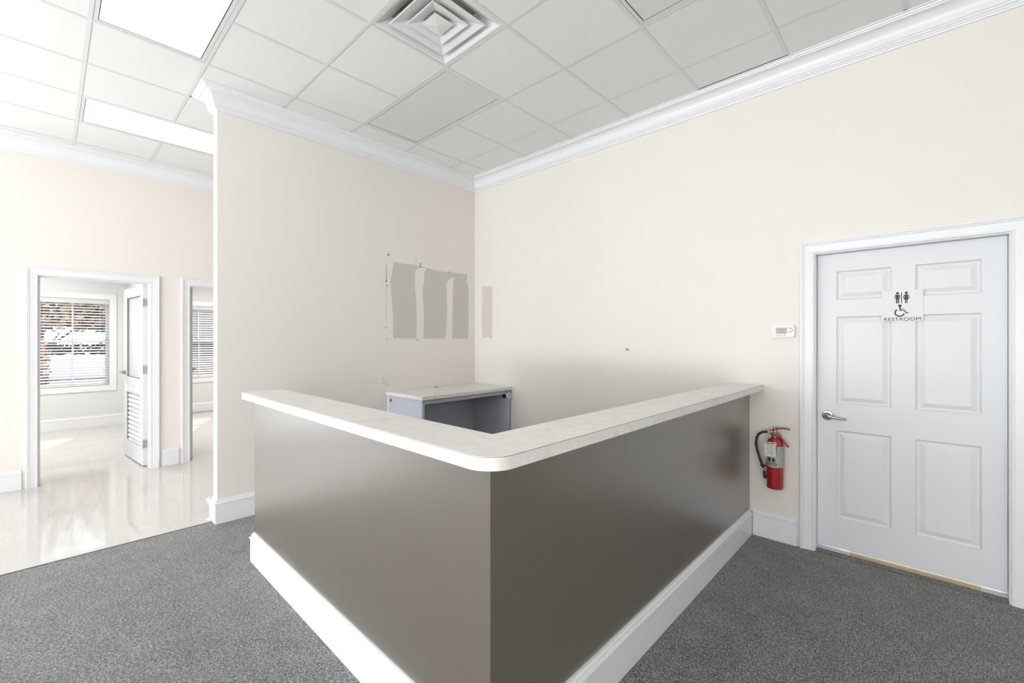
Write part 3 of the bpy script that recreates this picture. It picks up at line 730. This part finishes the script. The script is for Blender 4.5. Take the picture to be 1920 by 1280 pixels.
# ------------------------------------------------------------------ thermostat
fy = WY(0)
th = tag(empty('thermostat', (3.350, 0, 1.534)), 'white wall thermostat with grey green display beside the restroom door', 'thermostat')
def bulge(x0, x1, z0, z1, n=8):
    pts = [(x0+0.008, z0), (x1-0.012, z0)]
    pts += [(x1-0.012+0.012*math.cos(PI*(k/n-0.5)), (z0+z1)/2+(z1-z0)/2*math.sin(PI*(k/n-0.5))) for k in range(1, n)]
    pts += [(x1-0.012, z1), (x0+0.008, z1)]
    pts += [(x0+0.008-0.008*math.sin(PI*k/n), (z0+z1)/2+(z1-z0)/2*math.cos(PI*k/n)) for k in range(1, n)]
    return pts
MB().prism(bulge(3.274, 3.422, 1.489, 1.580), 0.0, 0.012, fy).build('back_plate', M['plastic'], th)
MB().prism(bulge(3.276, 3.420, 1.491, 1.578), 0.0122, 0.026, fy).build('body', M['plastic'], th)
MB().prism([(3.304, 1.517), (3.372, 1.517), (3.372, 1.561), (3.304, 1.561)], 0.0262, 0.0272, fy).build('display_bezel', M['button'], th)
MB().prism([(3.308, 1.521), (3.368, 1.521), (3.368, 1.557), (3.308, 1.557)], 0.0273, 0.0277, fy).build('display', M['lcd'], th)
for u, v, a, b in ((3.393, 1.556, .009, .004), (3.393, 1.530, .009, .004), (3.406, 1.543, .006, .006), (3.314, 1.504, .006, .004), (3.336, 1.504, .006, .004), (3.358, 1.504, .006, .004)):
    MB().prism(rrect(u-a, u+a, v-b, v+b, b*0.9, 3), 0.0262, 0.0275, fy).build('button', M['button'], th)

# ------------------------------------------------------------------ restroom sign on the door
FS = WY(0.0600)
sg = tag(empty('restroom_sign', (3.985, 0.06, 1.688)), 'white restroom sign with black pictograms on the six panel door', 'sign')
MB().prism(rrect(3.886, 4.084, 1.589, 1.787, 0.012), 0.0002, 0.005, FS).build('plate', M['signwhite'], sg)
def disc(mb, u, v, r, n=16): mb.prism([(u+r*math.cos(2*PI*k/n), v+r*math.sin(2*PI*k/n)) for k in range(n)], 0.0052, 0.0062, FS)
def poly(mb, pts): mb.prism(pts, 0.0052, 0.0062, FS)
# the sign is laid out in its own unit frame: u 0..1 from left, v 0..1 from top
def SP(u, v): return (3.886+0.198*u, 1.787-0.198*v)
mb = MB(); disc(mb, *SP(.395, .080), .0076)
poly(mb, [SP(*p) for p in ((.350, .130), (.440, .130), (.460, .150), (.460, .262), (.443, .262), (.443, .165), (.434, .165), (.434, .408), (.402, .408), (.402, .275), (.389, .275), (.389, .408), (.356, .408), (.356, .165), (.347, .165), (.347, .262), (.330, .262), (.330, .150))])
mb.build('man_pictogram', M['signblack'], sg)
mb = MB(); poly(mb, [SP(*p) for p in ((.484, .058), (.503, .058), (.503, .408), (.484, .408))]); mb.build('divider_bar', M['signblack'], sg)
mb = MB(); disc(mb, *SP(.605, .080), .0076)
poly(mb, [SP(*p) for p in ((.570, .130), (.640, .130), (.656, .148), (.688, .235), (.672, .243), (.645, .170), (.640, .180), (.667, .292), (.636, .292), (.636, .408), (.611, .408), (.611, .292), (.599, .292), (.599, .408), (.574, .408), (.574, .292), (.543, .292), (.570, .180), (.565, .170), (.538, .243), (.522, .235), (.554, .148))])
mb.build('woman_pictogram', M['signblack'], sg)
mb = MB(); disc(mb, *SP(.452, .488), .0088)
poly(mb, [SP(*p) for p in ((.434, .512), (.464, .512), (.470, .582), (.548, .582), (.548, .602), (.472, .602), (.474, .622), (.570, .622), (.612, .714), (.660, .700), (.667, .722), (.600, .745), (.555, .650), (.444, .650))])
arc = [(.448+.113*math.cos(a), .708+.113*math.sin(a)) for a in [math.radians(-122-(-122+330)*0 - k*11.5) for k in range(20)]]
mb.sweep([(-.0038, .0052), (-.0038, .0062), (.0038, .0062), (.0038, .0052)], [SP(*p) for p in arc], FS)
mb.build('wheelchair_pictogram', M['signblack'], sg)
def lettering(txt, u0, u1, v, hgt, fn_h, parent, m, name):
    cu = bpy.data.curves.new(name, 'FONT'); cu.body = txt; cu.size = 1.0; cu.extrude = 0.0; cu.space_character = 1.05
    tmp = bpy.data.objects.new(name, cu); C.objects.link(tmp)
    bpy.context.view_layer.update()
    dg = bpy.context.evaluated_depsgraph_get(); me = bpy.data.meshes.new_from_object(tmp.evaluated_get(dg))
    xs = [p.co.x for p in me.vertices]; ys = [p.co.y for p in me.vertices]
    bm = bmesh.new(); bm.from_mesh(me)
    kx = (u1-u0)/(max(xs)-min(xs)); ky = hgt/(max(ys)-min(ys)); mx_, my_ = min(xs), min(ys)
    ex = bmesh.ops.extrude_face_region(bm, geom=bm.faces[:])
    for e_ in ex['geom']:
        if isinstance(e_, bmesh.types.BMVert): e_.co.z += 1
    for p in bm.verts: p.co = fn_h(u0+(p.co.x-mx_)*kx, v+(p.co.y-my_)*ky, 0.0052+0.0008*p.co.z)
    bpy.data.objects.remove(tmp, do_unlink=True)
    b = MB(); b.bm.free(); b.bm = bm
    return b.build(name, m, parent)
lettering('RESTROOM', 3.886+.198*.068, 3.886+.198*.945, 1.787-.198*.972, .198*.110, FS, sg, M['signblack'], 'lettering')

# ------------------------------------------------------------------ fire extinguisher
EX, EY = 3.309, -0.078
fe = tag(empty('fire_extinguisher', (EX, EY, 0.402)), 'red fire extinguisher hanging on the wall between counter and restroom door', 'extinguisher')
MB().lathe([(0.044, 0.402), (0.0515, 0.407), (0.0525, 0.415), (0.0525, 0.715), (0.050, 0.737), (0.041, 0.757), (0.026, 0.769), (0.019, 0.772)], (EX, EY, 0), 'z', 40).build('cylinder', M['red'], fe, smooth=35)
def wrap(a0, a1, z0, z1, r, name, m, parent, n=16):
    mb = MB(); A = [math.radians(a0+(a1-a0)*k/n) for k in range(n+1)]
    for p, q in zip(A, A[1:]):
        mb.quad(*[(EX+r*math.cos(a), EY+r*math.sin(a), z) for a, z in ((p, z0), (q, z0), (q, z1), (p, z1))])
    bmesh.ops.remove_doubles(mb.bm, verts=mb.bm.verts, dist=1e-5); bmesh.ops.solidify(mb.bm, geom=mb.bm.faces[:], thickness=0.0002)
    o = mb.build(name, m, parent); return o
# angles: -90 faces the room; the camera looks from the right
lab = wrap(-190, 20, 0.562, 0.712, 0.0530, 'label', M['label'], fe, 30); lab['label'] = 'silver and black instruction label'
wrap(-190, -66, 0.640, 0.712, 0.0533, 'label_band', M['labelblack'], lab, 20)
wrap(-190, -66, 0.575, 0.592, 0.0533, 'label_band', M['labelblack'], lab, 20)
wrap(-150, -72, 0.579, 0.587, 0.0536, 'label_line', mat('yellow print', (0.55, 0.42, 0.06), 0.5, var=0.1), lab, 12)
for a in (-128, -98): wrap(a, a+20, 0.600, 0.628, 0.0533, 'label_icon', M['labelblack'], lab, 6)
for k in range(9): wrap(-58, 8, 0.570+0.0155*k, 0.575+0.0155*k, 0.0533, 'label_line', M['print'], lab, 10)
mb = MB().lathe([(0.021, 0.770), (0.021, 0.778), (0.016, 0.781), (0.016, 0.822), (0.010, 0.826), (0.010, 0.846)], (EX, EY, 0), 'z', 20)
mb.box(EX-0.030, EX+0.006, EY-0.011, EY+0.011, 0.790, 0.812, bev=0.003)
vlv = mb.build('valve', M['metal'], fe, smooth=40); vlv['label'] = 'metal discharge valve'
MB().lathe([(0.017, 0.0), (0.017, -0.010), (0.013, -0.012)], (EX-0.004, EY-0.016, 0.793), 'y', 22).build('gauge', mat('dull red gauge', (0.22, 0.07, 0.06), 0.3, var=0.1), fe, smooth=40)
def lever(pts, w, t, name):
    mb = MB(); up = []
    n = len(pts)
    for i, (x, z) in enumerate(pts):
        a = Vector(pts[min(i+1, n-1)])-Vector(pts[max(i-1, 0)]); a.normalize(); nn = Vector((-a.y, a.x))*t/2
        up.append([mb.bm.verts.new((EX+x+sx*nn.x, EY+sy*w/2, z+sx*nn.y)) for sx, sy in ((1, -1), (1, 1), (-1, 1), (-1, -1))])
    for p, q in zip(up, up[1:]):
        for k in range(4): mb.bm.faces.new((p[k], p[(k+1) % 4], q[(k+1) % 4], q[k]))
    mb.bm.faces.new(up[0]); mb.bm.faces.new(up[-1][::-1])
    return mb.build(name, M['red'], fe)
lever([(-0.030, 0.812), (-0.012, 0.822), (0.015, 0.834), (0.045, 0.840), (0.070, 0.841), (0.092, 0.837)], 0.020, 0.011, 'squeeze_lever')
lever([(-0.006, 0.812), (0.020, 0.798), (0.042, 0.768), (0.062, 0.738), (0.084, 0.712)], 0.022, 0.011, 'carry_handle')
pin = [(EX+0.020+0.014*math.cos(2*PI*k/16), EY-0.016, 0.806+0.014*math.sin(2*PI*k/16)) for k in range(17)]
MB().tube(pin, 0.0016, 6, caps=False).build('pull_pin_ring', M['steel'], fe, smooth='all')
hose = [(-0.030, 0.801), (-0.050, 0.802), (-0.078, 0.797), (-0.103, 0.780), (-0.118, 0.750), (-0.122, 0.712), (-0.117, 0.672), (-0.106, 0.630), (-0.094, 0.592), (-0.082, 0.558), (-0.075, 0.538)]
MB().tube([(EX+x, EY-0.004, z) for x, z in hose[1:]], 0.0085, 14).build('hose', M['rubber'], fe, smooth='all')
MB().tube([(EX+x, EY-0.004, z) for x, z in hose[:2]], 0.0065, 12).build('hose_fitting', M['steel'], fe, smooth='all')
MB().tube([(EX-0.075, EY-0.004, 0.5375), (EX-0.070, EY-0.004, 0.512)], 0.0065, 12).build('nozzle_collar', M['steel'], fe, smooth='all')
MB().tube([(EX-0.070, EY-0.004, 0.5115), (EX-0.061, EY-0.004, 0.462)], [0.009, 0.0105], 14).build('nozzle', M['rubber'], fe, smooth=40)
mb = MB().lathe([(0.0120, -0.007), (0.0120, 0.007)], (EX-0.081, EY-0.004, 0.553), 'z', 16); mb.box(EX-0.070, EX-0.0525, EY-0.008, EY+0.004, 0.548, 0.558)
mb.build('hose_clip', M['rubber'], fe, smooth=40)
tg = MB().box(-0.036, 0.036, -0.0006, 0.0006, -0.103, 0.0, mx=Matrix.Translation((EX-0.020, EY-0.0590, 0.742)) @ Matrix.Rotation(math.radians(-3), 4, 'Y')).build('inspection_tag', M['paper'], fe)
tg['label'] = 'white card tag hanging on the neck'
mxt = Matrix.Translation((EX-0.020, EY-0.0598, 0.742)) @ Matrix.Rotation(math.radians(-3), 4, 'Y')
MB().box(-0.032, 0.030, -0.0002, 0.0001, -0.013, -0.005, mx=mxt).build('tag_header', mat('blue grey print', (0.13, 0.19, 0.24), 0.7, var=0.1), tg)
for k in range(8): MB().box(-0.026+0.004*(k % 3), 0.024-0.006*(k % 2), -0.0002, 0.0001, -0.024-0.0092*k, -0.021-0.0092*k, mx=mxt).build('tag_line', M['print'], tg)
MB().box(EX-0.018, EX+0.018, -0.026, -0.0005, 0.700, 0.770).box(EX-0.008, EX+0.008, EY+0.012, -0.0255, 0.775, 0.783).build('wall_bracket', M['steel'], fe)

# ------------------------------------------------------------------ ceiling lights
def ceiling_light(x0, x1, y0, y1, label, on, sag=0.0):
    o = tag(empty('ceiling_light', ((x0+x1)/2, (y0+y1)/2, ZC)), label, 'light', 'recessed ceiling light panels')
    a = 0.0135
    X0, X1, Y0, Y1 = x0+a, x1-a, y0+a, y1-a
    MB().sweep([(0, ZC+0.0015), (0, ZC+0.030), (0.0, ZC+0.060), (0.003, ZC+0.060), (0.020, ZC+0.0035), (0.022, ZC+0.0015)], [(X0, Y0), (X1, Y0), (X1, Y1), (X0, Y1)], XY, closed=True).build('door_frame', M['tee'], o)
    MB().box(X0+0.002, X1-0.002, Y0+0.002, Y1-0.002, ZC+0.061, ZC+0.09).build('housing', M['plenum'], o)
    b = 0.0265
    MB().box(X0+b, X1-b, Y0+b, Y1-b, ZC+0.004-sag, ZC+0.008-sag).build('diffuser', M['lens_on' if on else 'lens_off'], o)
    return o
ceiling_light(gx(-2), gx(0), gy(0), gy(1), 'unlit grey ceiling light panel next to the square air vent', False)
ceiling_light(gx(2), gx(4), gy(0), gy(1), 'unlit ceiling light panel cut by the top edge above the right wall', False)
ceiling_light(gx(-2), gx(0), gy(-3), gy(-2), 'lit white ceiling light panel left of the partition crown', True)
ceiling_light(gx(-5), gx(-4), gy(-3), gy(-1), 'lit ceiling light panel over the passage, partly behind the partition', True)

# ------------------------------------------------------------------ ceiling vent
vx, vy = gx(0.5), gy(-0.5)
vt = tag(empty('ceiling_vent', (vx, vy, ZC)), 'square white ceiling air vent of three nested pyramid rings', 'vent')
def ring(levels, name, m, cap=False):
    """nested square rings [(half size, height above the grid)]"""
    mb = MB(); R = []
    for h_, z in levels: R.append([mb.bm.verts.new((vx+sx*h_, vy+sy*h_, ZC+z)) for sx, sy in ((-1, -1), (1, -1), (1, 1), (-1, 1))])
    for a, b in zip(R, R[1:]):
        for k in range(4): mb.bm.faces.new((a[k], a[(k+1) % 4], b[(k+1) % 4], b[k]))
    if cap: mb.bm.faces.new(R[-1])
    else:
        for k in range(4): mb.bm.faces.new((R[-1][k], R[-1][(k+1) % 4], R[0][(k+1) % 4], R[0][k]))
    return mb.build(name, m, vt)
ring([(0.2910, 0.0016), (0.2840, 0.0010), (0.2720, 0.006), (0.2250, 0.036), (0.2050, 0.046), (0.2050, 0.115), (0.2060, 0.115), (0.2262, 0.040), (0.2910, 0.020)], 'frame', M['vent'])
ring([(0.2160, 0.0005), (0.2080, -0.0005), (0.1300, 0.024), (0.1120, 0.034), (0.1110, 0.036), (0.1310, 0.0265), (0.2160, 0.0025)], 'louver_ring', M['vent'])
ring([(0.1400, 0.0005), (0.1330, -0.0005), (0.0740, 0.019), (0.0560, 0.029), (0.0550, 0.031), (0.0750, 0.0215), (0.1400, 0.0025)], 'louver_ring', M['vent'])
mb = MB(); ap = mb.bm.verts.new((vx, vy, ZC-0.007)); q = [mb.bm.verts.new((vx+a*0.0735, vy+b*0.0735, ZC+0.0005)) for a, b in ((-1, -1), (1, -1), (1, 1), (-1, 1))]; q2 = [mb.bm.verts.new((vx+a*0.0700, vy+b*0.0700, ZC+0.004)) for a, b in ((-1, -1), (1, -1), (1, 1), (-1, 1))]
for k in range(4):
    mb.bm.faces.new((ap, q[k], q[(k+1) % 4])); mb.bm.faces.new((q[k], q2[k], q2[(k+1) % 4], q[(k+1) % 4]))
mb.bm.faces.new(q2[::-1]); mb.build('center_pyramid', M['vent'], vt)
MB().box(vx-0.29, vx+0.29, vy-0.29, vy+0.29, ZC+0.1160, ZC+0.1190).build('duct_plate', M['duct'], vt)
for sx, sy in ((1, 1), (-1, 1), (1, -1), (-1, -1)):
    MB().tube([(vx+sx*0.10, vy+sy*0.10, ZC+0.037), (vx+sx*0.10, vy+sy*0.10, ZC+0.1158)], 0.003, 6).tube([(vx+sx*0.055, vy+sy*0.055, ZC+0.004), (vx+sx*0.055, vy+sy*0.055, ZC+0.1158)], 0.003, 6).build('hanger_rod', M['steel'], vt)

# ------------------------------------------------------------------ outside the office windows
pav = MB().box(-60, -6.9, -30, 25, -0.6, -0.45).build('ground', M['asphalt']); structure(pav, 'pale parking lot outside the office windows')
def leaves(mb, c, rad, n, sz, mats):
    bm = mb.bm
    for k in range(n):
        while True:
            p = Vector((random.uniform(-1, 1), random.uniform(-1, 1), random.uniform(-1, 1)))
            if (p.x**4+p.y**4+abs(p.z)**5) < 1: break
        p = Vector(c)+Vector((p.x*rad[0], p.y*rad[1], p.z*rad[2]))
        a = Vector((random.gauss(0, 1), random.gauss(0, 1), random.gauss(0, 1))).normalized(); b_ = a.orthogonal().normalized(); cc = a.cross(b_)
        s_ = sz*random.uniform(0.6, 1.3)
        vs = [bm.verts.new(p+b_*s_), bm.verts.new(p+cc*s_*0.55+a*s_*0.15), bm.verts.new(p-b_*s_), bm.verts.new(p-cc*s_*0.55+a*s_*0.15)]
        f = bm.faces.new(vs); f.material_index = random.choice(mats)
def tree(x, y, h, rad, n, mats, label, sz=0.11):
    t = tag(empty('autumn_tree', (x, y, -0.45)), label, 'tree', 'trees outside the office window')
    pts = [(x+0.05*math.sin(k*1.3), y+0.05*math.cos(k*1.7), -0.45+k*h/6) for k in range(7)]
    MB().tube(pts, [0.15-0.016*k for k in range(7)], 10).build('trunk', M['bark'], t, smooth='all')
    mb = MB()
    for k in range(5):
        a = 2*PI*k/5+0.4; mb.tube([(x, y, 0.75+0.25*k), (x+0.5*math.cos(a), y+0.5*math.sin(a), 1.25+0.3*k), (x+1.1*math.cos(a), y+1.1*math.sin(a), 1.7+0.35*k)], [0.05, 0.035, 0.015], 6)
    mb.build('branches', M['bark'], t, smooth='all')
    mb = MB(); leaves(mb, (x, y, 1.75+rad[2]), rad, n, sz, mats)
    f = mb.build('foliage', [M['leaf_a'], M['leaf_b'], M['leaf_c']], t); f['kind'] = 'stuff'
tree(-15.2, -3.9, 4.6, (1.6, 2.0, 1.55), 2600, [0, 0, 1, 1, 2, 2, 2], 'autumn tree with orange and yellow leaves beyond the left office window')
tree(-19.2, -0.9, 4.9, (1.7, 3.2, 1.7), 3800, [2, 2, 2, 0, 1], 'darker autumn tree beyond the right half of the left office window')
mb = MB(); leaves(mb, (-25, -3.4, 4.4), (1.0, 6.0, 2.5), 4200, 0.24, [0])
leaves(mb, (-27, -3.4, 0.98), (0.6, 7.0, 0.26), 2200, 0.12, [0])
hd = mb.build('evergreen_hedge', [M['hedge']]); hd['kind'] = 'stuff'; hd['label'] = 'dark evergreen hedge behind the autumn trees'; hd['category'] = 'hedge'
bush = tag(empty('autumn_shrub', (-9.6, -3.86, -0.45)), 'small orange leaved shrub low outside the left office window', 'shrub')
MB().tube([(-9.6, -3.86, -0.45), (-9.6, -3.85, 0.4), (-9.58, -3.84, 1.2)], [0.05, 0.04, 0.02], 8).build('stem', M['bark'], bush, smooth='all')
mb = MB(); leaves(mb, (-9.6, -3.85, 0.85), (0.3, 0.16, 0.6), 420, 0.055, [0, 0, 1, 2, 2]); f = mb.build('foliage', [M['leaf_a'], M['leaf_b'], M['leaf_c']], bush); f['kind'] = 'stuff'
nb = tag(empty('neighbour_building', (-12.5, 1.0, -0.45)), 'brown grey building close outside the second office window', 'building')
MB().wall([-1.6, 6.0], [-0.45, 4.2], [(-1.0, 1.2, 0.9, 1.42), (1.8, 4.2, 0.9, 1.42)], 0, -0.25, WX(-12.5)).build('wall', M['brickfar'], nb)
MB().box(-12.66, -12.60, -0.99, 1.19, 0.905, 1.415).build('window', M['darkwin'], nb)
MB().box(-12.66, -12.60, 1.81, 4.19, 0.905, 1.415).build('window', M['darkwin'], nb)
for k in range(12): MB().box(-12.499, -12.485, -1.6, 6.0, 1.55+0.22*k, 1.75+0.22*k).build('siding_board', M['brickfar'], nb)
MB().box(-12.9, -12.3, -1.7, 6.1, 4.21, 4.35).build('eaves', M['trim'], nb)
